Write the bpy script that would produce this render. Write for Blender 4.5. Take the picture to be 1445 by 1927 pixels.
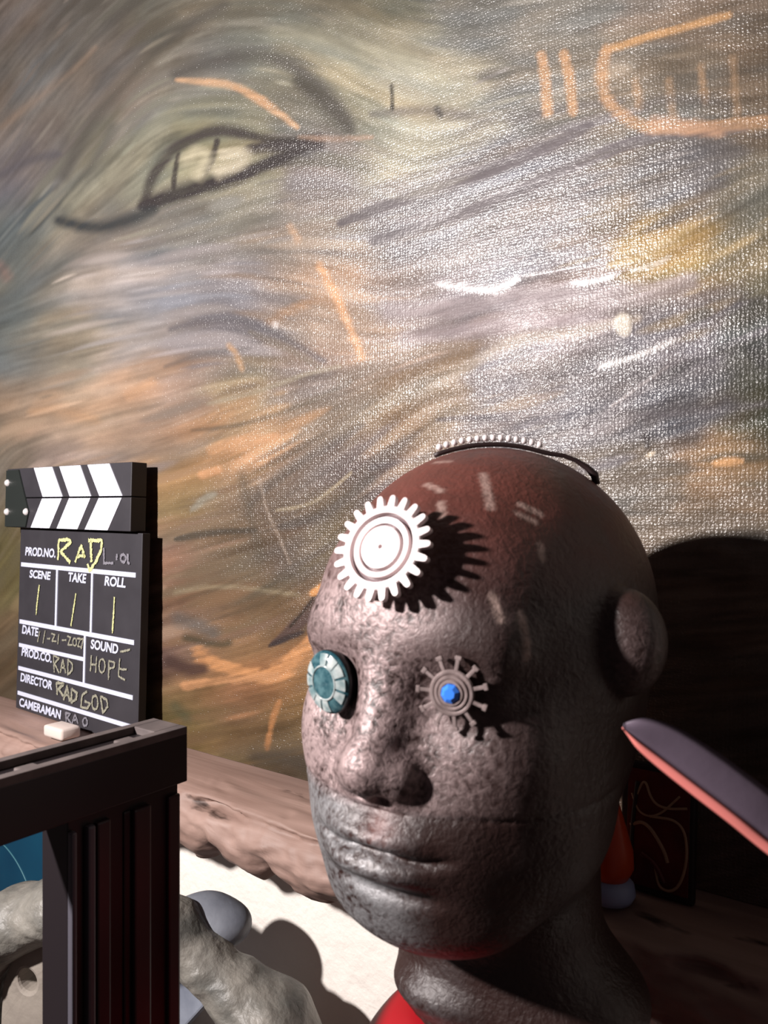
import bpy, bmesh, math, random
import numpy as np
from mathutils import Vector, Matrix, noise as mnoise
from mathutils.bvhtree import BVHTree

random.seed(7); RNG = np.random.default_rng(7)
scene = bpy.context.scene
for _o in list(bpy.data.objects): bpy.data.objects.remove(_o)

# ------------------------------------------------------------------ camera, light, exposure
F = 1500.0; CX = 722.0; HY = 950.0                    # focal length in px, principal column, horizon row
cam_d = bpy.data.cameras.new('camera'); cam = bpy.data.objects.new('camera', cam_d)
scene.collection.objects.link(cam); scene.camera = cam
cam.location = (0, 0, 0); cam.rotation_euler = (math.radians(90), 0, 0)
cam_d.sensor_fit = 'VERTICAL'; cam_d.sensor_height = 36; cam_d.sensor_width = 27
cam_d.lens = F/1927*36; cam_d.shift_y = (HY-963.5)/1927
cam_d.clip_start = .02
cam_d.dof.use_dof = True; cam_d.dof.focus_distance = .62; cam_d.dof.aperture_fstop = 15

LAMP_POS = (-.76, .10, .27)
lamp_d = bpy.data.lights.new('lamp_bulb', 'POINT'); lamp = bpy.data.objects.new('lamp_bulb', lamp_d)
lamp.location = LAMP_POS; lamp_d.energy = 80; lamp_d.color = (1, .925, .90); lamp_d.shadow_soft_size = .022
scene.collection.objects.link(lamp)
world = bpy.data.worlds.new('dim_room'); scene.world = world; world.use_nodes = True
world.node_tree.nodes['Background'].inputs[0].default_value = (.78, .58, .60, 1)
world.node_tree.nodes['Background'].inputs[1].default_value = .055
vs = scene.view_settings
vs.view_transform = 'Standard'; vs.look = 'None'; vs.gamma = 1; vs.use_curve_mapping = False; vs.exposure = 0.12

# ------------------------------------------------------------------ helpers
COL = scene.collection
UD = Vector((.8036, -.5952, 0)); ND = Vector((-.5952, -.8036, 0))   # along the wall (to the right), out of the wall
O0 = ND*(-.516)
WROT = math.atan2(UD.y, UD.x)
def W(s, d, z): return O0 + UD*s + ND*d + Vector((0, 0, z))
def s_at(px, d):                                       # wall coordinate seen in a column, at distance d off the canvas
    k = (px-CX)/F; v = Vector((k, 1, 0)); t = (-.516+d)/v.dot(ND); return (v*t - O0 - ND*d).dot(UD)
def lin(c):
    c = np.asarray(c, float)/255.0
    return np.where(c <= .04045, c/12.92, ((c+.055)/1.055)**2.4)
def L4(r, g, b): return tuple(float(x) for x in lin((r, g, b)))+(1.0,)
def tag(o, label=None, cat=None, group=None, kind=None):
    if label: o['label'] = label
    if cat: o['category'] = cat
    if group: o['group'] = group
    if kind: o['kind'] = kind
    return o
def empty(name, loc, rot=(0, 0, 0)):
    o = bpy.data.objects.new(name, None); o.location = loc; o.rotation_euler = rot; o.empty_display_size = .03
    COL.objects.link(o); return o
def mesh_obj(name, verts, faces, mat, parent=None, smooth=True):
    me = bpy.data.meshes.new(name); me.from_pydata([tuple(v) for v in verts], [], [tuple(int(i) for i in f) for f in faces]); me.update()
    return link_mesh(name, me, mat, parent, smooth)
def link_mesh(name, me, mat, parent=None, smooth=True):
    if mat: me.materials.append(mat)
    if smooth: me.polygons.foreach_set('use_smooth', [True]*len(me.polygons))
    o = bpy.data.objects.new(name, me); COL.objects.link(o)
    if parent: o.parent = parent
    return o
class MB:
    def __init__(s): s.bm = bmesh.new()
    def box(s, lo, hi, bevel=0, M=None):
        r = bmesh.ops.create_cube(s.bm, size=1)
        c = (Vector(lo)+Vector(hi))/2; d = Vector(hi)-Vector(lo)
        for v in r['verts']: v.co = Vector((v.co.x*d.x, v.co.y*d.y, v.co.z*d.z))+c
        if bevel:
            es = list({e for v in r['verts'] for e in v.link_edges})
            rb = bmesh.ops.bevel(s.bm, geom=es, offset=bevel, segments=2, affect='EDGES', profile=.6)
            vv = rb['verts']
            vv = list({v for f in rb['faces'] for v in f.verts} | set(vv))
        else: vv = r['verts']
        if M:
            for v in set(vv): v.co = M @ v.co
        return s
    def prism(s, pts, y0, y1, M=None):                 # polygon in xz extruded along y
        a = [s.bm.verts.new((x, y0, z)) for x, z in pts]; b = [s.bm.verts.new((x, y1, z)) for x, z in pts]
        n = len(pts)
        s.bm.faces.new(a); s.bm.faces.new(b[::-1])
        for i in range(n): s.bm.faces.new((a[i], b[i], b[(i+1) % n], a[(i+1) % n]))
        if M:
            for v in a+b: v.co = M @ v.co
        return s
    def lathe(s, prof, n=40, M=None):                  # prof: (r, h) pairs round the z axis
        rings = []
        for r, h in prof:
            if r < 1e-6: v = s.bm.verts.new((0, 0, h)); rings.append([v]*n)
            else: rings.append([s.bm.verts.new((r*math.cos(2*math.pi*i/n), r*math.sin(2*math.pi*i/n), h)) for i in range(n)])
        for A, B in zip(rings, rings[1:]):
            for i in range(n):
                q = [A[i], A[(i+1) % n], B[(i+1) % n], B[i]]
                u = []
                for v in q:
                    if v not in u: u.append(v)
                if len(u) > 2: s.bm.faces.new(u)
        if M:
            for v in {v for R in rings for v in R}: v.co = M @ v.co
        return s
    def tube(s, pts, rad, n=10, M=None):
        pts = [Vector(p) for p in pts]; rings = []
        rr = rad if hasattr(rad, '__len__') else [rad]*len(pts)
        for i, p in enumerate(pts):
            t = (pts[min(i+1, len(pts)-1)]-pts[max(i-1, 0)]).normalized()
            a = t.orthogonal().normalized() if i == 0 else (prev - t*prev.dot(t)).normalized()
            prev = a; b = t.cross(a)
            rings.append([s.bm.verts.new(p+(a*math.cos(2*math.pi*k/n)+b*math.sin(2*math.pi*k/n))*rr[i]) for k in range(n)])
        for A, B in zip(rings, rings[1:]):
            for i in range(n): s.bm.faces.new((A[i], A[(i+1) % n], B[(i+1) % n], B[i]))
        s.bm.faces.new(rings[0][::-1]); s.bm.faces.new(rings[-1])
        if M:
            for R in rings:
                for v in R: v.co = M @ v.co
        return s
    def build(s, name, mat, parent=None, smooth=False):
        bmesh.ops.recalc_face_normals(s.bm, faces=s.bm.faces[:])
        me = bpy.data.meshes.new(name); s.bm.to_mesh(me); s.bm.free()
        return link_mesh(name, me, mat, parent, smooth)

def mat(name, col, rough=.5, metal=0, bump=None, var=None, spec=.5, coat=0, attr=None, coords='Object'):
    m = bpy.data.materials.new(name); m.use_nodes = True; nt = m.node_tree; N = nt.nodes; Lk = nt.links
    b = N['Principled BSDF']
    b.inputs['Roughness'].default_value = rough; b.inputs['Metallic'].default_value = metal
    b.inputs['Specular IOR Level'].default_value = spec; b.inputs['Coat Weight'].default_value = coat
    b.inputs['Base Color'].default_value = col
    tc = N.new('ShaderNodeTexCoord')
    if var:                                            # (scale, second colour, detail, contrast)
        n = N.new('ShaderNodeTexNoise'); n.inputs['Scale'].default_value = var[0]; n.inputs['Detail'].default_value = var[2]
        Lk.new(tc.outputs[coords], n.inputs['Vector'])
        r = N.new('ShaderNodeValToRGB'); r.color_ramp.elements[0].position = .5-var[3]; r.color_ramp.elements[1].position = .5+var[3]
        r.color_ramp.elements[0].color = col; r.color_ramp.elements[1].color = var[1]
        Lk.new(n.outputs['Fac'], r.inputs[0]); Lk.new(r.outputs[0], b.inputs['Base Color'])
    if bump:                                           # (scale, strength, distance)
        n = N.new('ShaderNodeTexNoise'); n.inputs['Scale'].default_value = bump[0]; n.inputs['Detail'].default_value = 5
        Lk.new(tc.outputs[coords], n.inputs['Vector'])
        bp = N.new('ShaderNodeBump'); bp.inputs['Strength'].default_value = bump[1]; bp.inputs['Distance'].default_value = bump[2]
        Lk.new(n.outputs['Fac'], bp.inputs['Height']); Lk.new(bp.outputs[0], b.inputs['Normal'])
    return m

def surface_nets(fn, lo, hi, h):
    ax = [np.arange(a, b+h, h) for a, b in zip(lo, hi)]
    X, Y, Z = np.meshgrid(*ax, indexing='ij'); V = fn(X, Y, Z)
    n = np.array(V.shape); sgn = V < 0
    cnt = np.zeros(n-1, int); S = np.zeros(tuple(n-1)+(3,)); K = np.zeros(n-1)
    def sl(o): return tuple(slice(o[i], n[i]-1+o[i]) for i in range(3))
    cor = [(i, j, k) for i in (0, 1) for j in (0, 1) for k in (0, 1)]
    for a in cor:
        for d in range(3):
            if a[d] == 0:
                b = list(a); b[d] = 1
                va, vb = V[sl(a)], V[sl(b)]; m = (va < 0) != (vb < 0)
                t = np.where(m, va/(va-vb+1e-20), 0)
                for c in range(3): S[..., c] += np.where(m, a[c]+(t if c == d else 0), 0)
                K += m
    act = K > 0; idx = -np.ones(act.shape, int); idx[act] = np.arange(act.sum())
    ijk = np.argwhere(act); P = (S[act]/K[act][:, None]+ijk)*h+np.array(lo)
    faces = []
    for d in range(3):
        e = [(0, 1), (1, 2), (2, 0)][d]; u, v = (d+1) % 3, (d+2) % 3
        s0 = [slice(1, n[i]-1) for i in range(3)]; s0[d] = slice(0, n[d]-1)
        s1 = list(s0); s1[d] = slice(1, n[d])
        a, b = sgn[tuple(s0)], sgn[tuple(s1)]; ch = np.argwhere(a != b)
        base = ch.copy()
        for i in range(3):
            if i != d: base[:, i] += 1
        flip = a[tuple(ch.T)]
        def c(du, dv):
            q = base.copy(); q[:, u] += du; q[:, v] += dv; return idx[tuple(q.T)]
        Q = np.stack([c(-1, -1), c(0, -1), c(0, 0), c(-1, 0)], 1)
        Q[~flip] = Q[~flip][:, ::-1]
        faces.append(Q)
    return P, np.concatenate(faces)
def smin(a, b, k):
    h = np.clip(.5+.5*(b-a)/k, 0, 1); return b*(1-h)+a*h-k*h*(1-h)
def smax(a, b, k): return -smin(-a, -b, k)
def ell(X, Y, Z, c, r):
    x, y, z = X-c[0], Y-c[1], Z-c[2]
    k0 = np.sqrt((x/r[0])**2+(y/r[1])**2+(z/r[2])**2); k1 = np.sqrt((x/r[0]**2)**2+(y/r[1]**2)**2+(z/r[2]**2)**2)
    return k0*(k0-1)/(k1+1e-9)
def caps(X, Y, Z, a, b, ra, rb):
    a = np.array(a, float); b = np.array(b, float); d = b-a
    t = np.clip(((X-a[0])*d[0]+(Y-a[1])*d[1]+(Z-a[2])*d[2])/(d@d), 0, 1)
    return np.sqrt((X-a[0]-t*d[0])**2+(Y-a[1]-t*d[1])**2+(Z-a[2]-t*d[2])**2)-(ra+(rb-ra)*t)

# ------------------------------------------------------------------ the wall, mantel shelf, lower ledge
WALL_D = -.036; SHELF_Z = -.24; SHELF_F = .071; LEDGE_Z = -.57
m_wall = mat('white_textured_plaster', L4(236, 230, 222), .85, bump=(70, .55, .004), var=(14, L4(228, 222, 214), 3, .25))
mb = MB(); mb.box((-2.3, WALL_D-.05, -1.4), (1.3, WALL_D, 1.5))
R3 = Matrix.Translation(O0) @ Matrix(((UD.x, ND.x, 0, 0), (UD.y, ND.y, 0, 0), (0, 0, 1, 0), (0, 0, 0, 1)))
def wallspace(o): o.matrix_world = R3; return o
wall = wallspace(mb.build('wall_back', m_wall)); tag(wall, kind='structure')
m_ledge = mat('dark_ledge', L4(52, 36, 30), .6, bump=(40, .2, .002))
mb = MB(); mb.box((-2.3, WALL_D, LEDGE_Z-.05), (1.3, .46, LEDGE_Z), .004)
tag(wallspace(mb.build('trim_1', m_ledge)), kind='structure')

def wood_mat():
    m = bpy.data.materials.new('rough_brown_wood'); m.use_nodes = True; nt = m.node_tree; N = nt.nodes; K = nt.links; b = N['Principled BSDF']
    tc = N.new('ShaderNodeTexCoord'); mp = N.new('ShaderNodeMapping'); mp.inputs['Scale'].default_value = (5, 60, 60)
    K.new(tc.outputs['Object'], mp.inputs[0])
    n = N.new('ShaderNodeTexNoise'); n.inputs['Scale'].default_value = 1; n.inputs['Detail'].default_value = 6; n.inputs['Distortion'].default_value = .6
    K.new(mp.outputs[0], n.inputs[0])
    r = N.new('ShaderNodeValToRGB'); e = r.color_ramp.elements
    e[0].position = .25; e[0].color = L4(122, 98, 88); e[1].position = .7; e[1].color = L4(150, 125, 115)
    K.new(n.outputs['Fac'], r.inputs[0])
    n2 = N.new('ShaderNodeTexNoise'); n2.inputs['Scale'].default_value = 26; n2.inputs['Detail'].default_value = 4
    mp2 = N.new('ShaderNodeMapping'); mp2.inputs['Scale'].default_value = (.5, 1.5, 1.5); K.new(tc.outputs['Object'], mp2.inputs[0]); K.new(mp2.outputs[0], n2.inputs[0])
    r2 = N.new('ShaderNodeValToRGB'); e = r2.color_ramp.elements; e[0].position = .30; e[0].color = (.12, .08, .06, 1); e[1].position = .36; e[1].color = (1, 1, 1, 1)
    K.new(n2.outputs['Fac'], r2.inputs[0])
    mx = N.new('ShaderNodeMix'); mx.data_type = 'RGBA'; mx.blend_type = 'MULTIPLY'; mx.inputs[0].default_value = 1
    K.new(r.outputs[0], mx.inputs[6]); K.new(r2.outputs[0], mx.inputs[7]); K.new(mx.outputs[2], b.inputs['Base Color'])
    bp = N.new('ShaderNodeBump'); bp.inputs['Strength'].default_value = .5; bp.inputs['Distance'].default_value = .002
    K.new(n.outputs['Fac'], bp.inputs['Height']); K.new(bp.outputs[0], b.inputs['Normal'])
    b.inputs['Roughness'].default_value = .62
    return m
m_wood = wood_mat()
# live-edge beam: top surface flat, front and lower edge wavy
def fbm(x, y, z, o=4): return mnoise.fractal(Vector((x, y, z)), .9, 2.1, o)
def lobes(s):                                          # how far the lower edge hangs down
    t = abs(math.sin(s*30+1.6*math.sin(s*13)))
    return .017*t**.6 + .006*mnoise.noise(Vector((s*40, 3, 0)))
NS, NT = 760, 56
verts = []; faces = []
for i in range(NS):
    s = -1.5+2.0*i/(NS-1)
    thick = .043+lobes(s)
    fr = SHELF_F-.004+.004*mnoise.noise(Vector((s*11, 0, 5)))
    for j in range(NT):
        t = j/(NT-1)
        if t < .42:                                    # top, from the wall to the edge
            u = t/.42; d = WALL_D+(fr-WALL_D)*u; z = SHELF_Z
            cut = mnoise.noise(Vector((s*9, d*60, 8)))
            if u > .6: z -= .006*((u-.6)/.4)**2 + max(0, cut-.15)*.014*(u-.6)/.4
            z -= max(0, fbm(s*16, d*50, 2)-.42)*.010*min(1, max(0, (d-.02)/.03))
        elif t < .86:                                  # front face
            u = (t-.42)/.44; z = SHELF_Z-.006-thick*u
            groove = math.exp(-((u-.12-.08*mnoise.noise(Vector((s*14, 1, 1))))/.06)**2)*max(0, .35+mnoise.noise(Vector((s*17, 9, 2))))
            d = fr+.010*math.sin(math.pi*min(1, u*1.05))**.7-.022*groove+.005*fbm(s*30, z*60, 4)-.014*u**4
        else:
            u = (t-.86)/.14; d = fr-.014+(WALL_D-fr+.014)*u; z = SHELF_Z-.006-thick*(1-.25*u)
        verts.append((s, d, z))
for i in range(NS-1):
    for j in range(NT-1):
        a = i*NT+j; faces.append((a, a+1, a+NT+1, a+NT))
    faces.append((i*NT, (i+1)*NT, (i+1)*NT+NT-1, i*NT+NT-1))
faces.append(tuple(range(NT))); faces.append(tuple((NS-1)*NT+j for j in reversed(range(NT))))
shelf = wallspace(mesh_obj('mantel_shelf', verts, faces, m_wood))
tag(shelf, 'rough brown live-edge wooden mantel shelf on the white wall under the painting', 'shelf')

# ------------------------------------------------------------------ the painting (paint laid out in its own design space)
GX0, GY0, GS = -120, -80, 2.0; GW, GH = 850, 960
gx, gy = np.meshgrid(GX0+np.arange(GW)*GS, GY0+np.arange(GH)*GS)
FLOW = [(100,200,55),(50,400,50),(200,100,45),(350,80,25),(500,60,0),(600,150,-32),(680,220,-30),(760,110,-18),(420,160,-6),(550,250,-8),(400,350,12),(500,300,20),(250,330,45),
(250,500,5),(300,600,12),(100,700,15),(500,620,-8),(560,650,-20),(450,800,25),(200,850,15),(600,750,28),(900,250,18),(900,400,20),(1200,250,14),(1000,700,14),(1300,700,20),(1200,550,14),
(1300,450,28),(700,900,38),(600,900,35),(450,1000,12),(350,1200,15),(500,1300,12),(420,1260,8),(1300,150,5),(1100,60,12),(30,1000,60),(30,1200,40),(1400,950,0),(1350,1200,5),(900,60,8),(420,1100,20),(560,1180,40)]
def rbf(pts, vals, sig, mode='g'):
    acc = 0; w = 0
    for p, v in zip(pts, vals):
        d2 = (gx-p[0])**2+(gy-p[1])**2
        k = np.exp(-d2/(2*sig*sig))+1e-3*np.exp(-d2/(2*(sig*5)**2))+1e-9
        acc = acc+k[..., None]*np.array(v)[None, None]; w = w+k
    return acc/w[..., None]
ang = rbf(FLOW, [(math.cos(math.radians(2*a)), math.sin(math.radians(2*a))) for _, _, a in FLOW], 75)
th = .5*np.arctan2(ang[..., 1], ang[..., 0]); fx, fy = np.cos(th), -np.sin(th)
def blur(a, r, n=1):
    for _ in range(n):
        for ax in (0, 1):
            c = np.cumsum(np.pad(a, [(r+1, r) if k == ax else (0, 0) for k in range(2)], mode='edge'), axis=ax)
            a = (np.take(c, range(2*r+1, c.shape[ax]), ax)-np.take(c, range(0, c.shape[ax]-2*r-1), ax))/(2*r+1)
    return a
def samp(a, x, y):
    x = np.clip(x, 0, GW-1.001); y = np.clip(y, 0, GH-1.001); xi = x.astype(int); yi = y.astype(int); u = x-xi; v = y-yi
    if a.ndim == 3: u = u[..., None]; v = v[..., None]
    return (a[yi, xi]*(1-u)+a[yi, xi+1]*u)*(1-v)+(a[yi+1, xi]*(1-u)+a[yi+1, xi+1]*u)*v
def norm(a): a = a-a.mean(); return a/a.std()
ii, jj = np.meshgrid(np.arange(GW, dtype=float), np.arange(GH, dtype=float))
def lic(nz, L):
    acc = nz.copy()
    for sgn in (1, -1):
        x, y = ii.copy(), jj.copy()
        for k in range(L):
            xi = np.clip(x, 0, GW-1).astype(int); yi = np.clip(y, 0, GH-1).astype(int)
            x += sgn*fx[yi, xi]; y += sgn*fy[yi, xi]
            acc += nz[np.clip(y, 0, GH-1).astype(int), np.clip(x, 0, GW-1).astype(int)]
    return norm(acc)
fine = lic(norm(blur(RNG.standard_normal((GH, GW)), 1)), 16)
mid = lic(norm(blur(RNG.standard_normal((GH, GW)), 3, 2)), 30)
big = lic(norm(blur(RNG.standard_normal((GH, GW)), 8, 2)), 55)
hue = lic(norm(blur(RNG.standard_normal((GH, GW)), 6, 2)), 45)
blot = norm(blur(RNG.standard_normal((GH, GW)), 10, 3))
PAL = [(20,20,118,105,95),(150,60,105,98,88),(300,40,110,105,90),(450,30,118,114,98),(600,20,105,102,88),(720,20,95,95,80),(900,40,95,95,90),(1050,60,105,100,90),(1300,20,115,100,85),(1440,60,90,80,68),
(60,150,112,106,98),(200,150,118,108,98),(20,230,126,112,98),(400,120,128,122,112),(500,90,145,142,118),(640,110,150,146,120),(750,130,150,145,122),(850,180,140,136,115),(1000,180,100,98,92),(1250,150,105,97,85),(1420,180,105,88,68),
(80,300,115,106,100),(30,330,112,104,108),(200,300,115,112,95),(250,330,140,136,110),(150,370,150,148,125),(420,220,140,136,110),(380,290,165,158,115),(450,300,170,160,120),(560,200,115,112,98),(680,180,140,138,112),
(620,300,125,115,112),(40,420,104,112,110),(20,460,98,108,110),(200,420,115,112,110),(350,420,120,118,112),(450,380,140,134,115),(520,430,145,130,115),(750,270,160,155,130),(900,300,112,106,104),(1000,350,105,100,102),
(1300,350,98,94,94),(1420,400,108,103,88),(800,420,118,110,110),(1000,450,112,104,104),(1290,470,150,120,50),(1420,470,115,105,75),(20,600,108,116,114),(100,560,115,118,115),(60,700,120,122,115),(200,560,156,150,148),
(300,560,164,157,157),(450,560,156,147,147),(250,640,170,163,158),(130,660,158,145,120),(350,660,145,135,135),(430,610,115,108,112),(560,600,150,126,105),(640,600,168,132,100),(670,650,172,136,105),(600,690,145,122,110),
(750,600,130,115,110),(900,600,125,113,114),(1050,560,122,110,112),(1300,620,100,93,97),(1430,650,72,74,70),(60,760,180,140,100),(150,780,185,145,105),(270,720,195,150,105),(350,770,165,130,105),(20,820,130,115,95),
(130,860,150,130,120),(300,800,170,140,115),(450,750,150,132,95),(480,830,210,155,95),(430,850,185,140,85),(600,780,135,115,92),(700,760,130,103,70),(560,900,118,98,82),(650,900,88,75,75),(800,720,135,112,85),
(950,720,98,90,92),(1150,760,88,84,88),(1300,780,78,76,80),(1430,800,60,64,50),(1380,870,150,112,60),(1200,900,98,88,76),(1400,950,98,86,72),(340,900,195,143,80),(350,960,140,125,65),(420,960,130,105,78),(480,950,112,94,74),
(560,1000,100,86,78),(620,980,108,92,60),(340,1050,165,122,108),(400,1060,118,98,66),(460,1110,115,105,85),(520,1130,132,100,50),(560,1080,118,96,76),(350,1110,165,115,55),(360,1180,105,97,92),(450,1170,148,105,56),
(560,1180,95,76,66),(330,1220,115,70,56),(420,1260,215,143,62),(500,1260,208,138,66),(560,1230,170,116,50),(350,1320,105,90,50),(450,1310,112,82,62),(560,1300,125,93,40),(400,1380,122,95,42),(500,1380,110,84,42),
(550,1440,88,74,56),(340,1390,115,100,38),(10,900,125,115,100),(10,980,115,100,60),(15,1100,110,100,50),(10,1200,130,105,70),(10,1290,95,80,55),(1300,1100,90,75,60),(1300,1400,90,75,60),(1400,1650,90,70,60),(700,1500,95,76,55)]
PAL_LIN = [tuple(lin(p[2:])) for p in PAL]
colr = rbf(PAL, PAL_LIN, 42)
shift = (9*big+5*mid)
colr = samp(colr, ii+fx*shift*.9-fy*(6*hue)*.8, jj+fy*shift*.9+fx*(6*hue)*.8)
tint = np.stack([np.ones_like(hue)*.16, .02*np.ones_like(hue), -.16*np.ones_like(hue)], -1)
colr = colr*(1+tint*np.clip(hue, -2, 2)[..., None]*.45)*np.exp(.075*fine+.10*mid+.085*big+.05*blot)[..., None]
impasto = .35*fine+.5*mid; smoothm = np.zeros_like(fine)
def wisps(n, wlo, whi, llo, lhi, amp, area=None):
    global colr, impasto
    for _ in range(n):
        x, y = RNG.uniform(2, GW-3), RNG.uniform(2, GH-3)
        L = int(RNG.uniform(llo, lhi)); w = RNG.uniform(wlo, whi); k = RNG.normal(0, amp); sg = RNG.choice((-1, 1))
        j0 = int(np.clip(y+RNG.normal(0, 14), 0, GH-1)); i0 = int(np.clip(x+RNG.normal(0, 14), 0, GW-1))
        c = colr[j0, i0]*math.exp(k); r = int(math.ceil(w*2))+1; vx = vy = 0
        for q in range(L):
            xi, yi = int(x), int(y)
            if not (r < xi < GW-r-1 and r < yi < GH-r-1): break
            dx, dy = fx[yi, xi], fy[yi, xi]
            if q == 0: dx *= sg; dy *= sg
            elif dx*vx+dy*vy < 0: dx, dy = -dx, -dy
            vx, vy = dx, dy
            e = math.sin(math.pi*(q+.5)/L)**.5; ww = w*e+.35
            wy, wx_ = np.ogrid[yi-r:yi+r+1, xi-r:xi+r+1]; m = np.clip(1.25-np.hypot(wx_-x, wy-y)/ww, 0, 1)*.28*e
            sub = colr[yi-r:yi+r+1, xi-r:xi+r+1]; sub += (c-sub)*m[..., None]
            impasto[yi-r:yi+r+1, xi-r:xi+r+1] += m*k*.5
            x += dx*1.3; y += dy*1.3
wisps(420, 2.5, 7, 25, 90, .22); wisps(1300, .9, 2.4, 12, 60, .30)
def dist_poly(pts):
    D = np.full(gx.shape, 1e9); T = np.zeros(gx.shape); n = len(pts)-1
    for k in range(n):
        ax_, ay_ = pts[k][:2]; bx_, by_ = pts[k+1][:2]; dx, dy = bx_-ax_, by_-ay_
        t = np.clip(((gx-ax_)*dx+(gy-ay_)*dy)/(dx*dx+dy*dy+1e-9), 0, 1)
        d = np.hypot(gx-ax_-t*dx, gy-ay_-t*dy); m = d < D; D = np.where(m, d, D); T = np.where(m, (k+t)/n, T)
    return D, T
glz = np.zeros_like(fine)
def stroke(pts, w, c, a=.8, soft=.5, taper=0, rag=.25, sm=0, hgt=0, gz=0):
    global colr, smoothm, impasto, glz
    if len(pts) > 2:                                   # round the polyline off
        P = np.array(pts, float)
        for _ in range(2):
            Q = [P[0]]
            for p, q in zip(P, P[1:]): Q += [p*.75+q*.25, p*.25+q*.75]
            P = np.array(Q+[P[-1]])
        pts = P
    w = w*1.25; D, T = dist_poly(pts)
    ww = w*(1-taper*np.abs(2*T-1)**2)*(1+rag*.5*np.clip(mid, -1.5, 1.5)+rag*.25*fine)
    m = np.clip((ww-D)/(ww*soft+1e-6)+.0, 0, 1)*a
    m = m*np.clip(1+.18*fine*rag*2, 0, 1.15); m = np.clip(m, 0, 1)
    colr = colr*(1-m[..., None])+np.array(lin(c))[None, None]*np.exp(.07*fine)[..., None]*m[..., None]
    smoothm = np.maximum(smoothm, m*sm); impasto = impasto+hgt*m; glz = np.maximum(glz, gz*np.clip(m/a*1.2, 0, 1))
GR = (84, 78, 74); OR = (172, 126, 76)
# long dark bands and eye of the painting
stroke([(120,330),(170,230),(240,150),(330,60),(420,10)], 16, (88,84,76), .7, .9)
stroke([(210,240),(150,360),(110,420)], 14, (92,92,84), .6, .9)
stroke([(330,140),(430,105),(540,110),(620,180),(655,235)], 22, (90,86,80), .8, .9, .3)
stroke([(560,150),(620,200),(660,245)], 20, (82,78,70), .8, .8, .3)
stroke([(560,60),(480,40),(390,50),(300,120)], 10, (150,146,130), .4, .9)
stroke([(520,60),(640,75),(740,105),(830,150)], 26, (160,156,128), .5, .9, .4)
stroke([(270,388),(285,330),(330,275),(400,245),(450,250),(520,265),(600,262)], 14, (78,72,68), .95, .7, .35)
stroke([(270,388),(350,358),(450,332),(540,292),(600,262)], 17, (68,62,62), .98, .6, .25)
stroke([(470,280),(560,275),(600,275)], 17, (72,65,64), .9, .7, .3)
stroke([(335,290),(328,325),(326,355)], 5, (74,68,64), .95, .5)
stroke([(408,266),(398,300),(378,338)], 7, (76,70,66), .95, .5)
stroke([(350,300),(370,285),(390,290),(375,330)], 16, (196,186,148), .75, .9)
stroke([(420,290),(470,290),(440,315),(410,325)], 14, (206,194,160), .85, .9)
stroke([(140,380),(200,340),(250,290),(300,250)], 22, (164,160,132), .5, .95)
stroke([(110,415),(180,432),(240,415),(290,395)], 16, (64,68,70), .9, .8, .4)
stroke([(0,330),(60,298),(110,290)], 12, (96,92,98), .7, .8, .3)
stroke([(330,150),(400,155),(455,165),(500,195),(560,240)], 9, (214,165,112), .85, .6, .6)
stroke([(440,165),(480,180),(505,200)], 8, (222,165,105), .7, .6, .3)
stroke([(560,258),(640,262),(700,258)], 7, (176,140,112), .6, .7, .4)
stroke([(0,240),(60,195),(150,120),(180,90)], 9, (150,122,96), .4, .9, .4)
stroke([(700,215),(820,205),(930,235),(1060,205),(1170,190)], 14, (90,84,82), .6, .8, .4, sm=.5)
for a in ([(640,420),(760,372),(880,335),(1000,290),(1110,235)], [(700,455),(830,415),(960,365),(1080,310),(1220,255),(1400,240)]):
    stroke(a, 13, (92,85,88), .85, .5, .3, sm=.85)
stroke([(560,385),(700,355),(800,330)], 10, (120,112,105), .6, .8)
stroke([(740,300),(860,270),(940,240)], 22, (150,146,122), .5, .9)
stroke([(736,160),(738,205)], 3.5, (50,46,42), .8, .5); stroke([(822,205),(828,218)], 7, (70,66,62), .8, .6)
# orange letters and marks upper right
stroke([(1018,105),(1026,150),(1030,210)], 10, OR, .8, .5); stroke([(1060,100),(1072,150),(1078,212)], 10, OR, .85, .5)
stroke([(1370,28),(1260,58),(1140,92)], 9, (180,130,62), .75, .5, .2)
stroke([(1140,92),(1130,140),(1140,195),(1190,232),(1260,245),(1445,228)], 13, (172,126,76), .75, .6, .1)
stroke([(1230,232),(1290,240),(1350,245)], 15, (176,130,92), .7, .6)
for x, y0, y1, a in ((1195, 155, 200, .7), (1258, 150, 225, .5), (1318, 130, 190, .7), (1378, 110, 215, .5)): stroke([(x, y0), (x+8, y1)], 9, (160,122,78), a*.8, .7)
stroke([(1210,200),(1250,185),(1340,190),(1370,200)], 12, (84,78,74), .6, .8)
# glossy thick smears right
stroke([(985,520),(1060,507),(1150,498)], 3.5, (140,128,128), .8, .9, .3, sm=0, hgt=1, gz=1)
stroke([(825,535),(880,541),(930,549),(975,526)], 11, (140,128,128), .8, .9, .3, sm=0, hgt=2.2, gz=1)
stroke([(1080,533),(1120,531),(1160,516)], 8, (145,132,132), .8, .9, .3, sm=0, hgt=2.2, gz=1)
stroke([(730,585),(850,580),(1000,560),(1150,560),(1300,530)], 26, (132,118,120), .7, .7, .3, sm=.9)
stroke([(760,640),(880,615),(1040,600),(1150,610)], 24, (136,120,124), .6, .8, .3, sm=.9)
stroke([(1150,498),(1240,470),(1300,430)], 15, (150,122,60), .8, .7, .3, sm=.7)
stroke([(790,745),(880,690),(960,640),(1080,625),(1200,600)], 12, (150,132,108), .55, .8, .2, sm=.6)
stroke([(1270,640),(1200,670),(1130,690)], 7, (140,128,120), .6, .8, .3, sm=.9, hgt=1.8, gz=.8)
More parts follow.
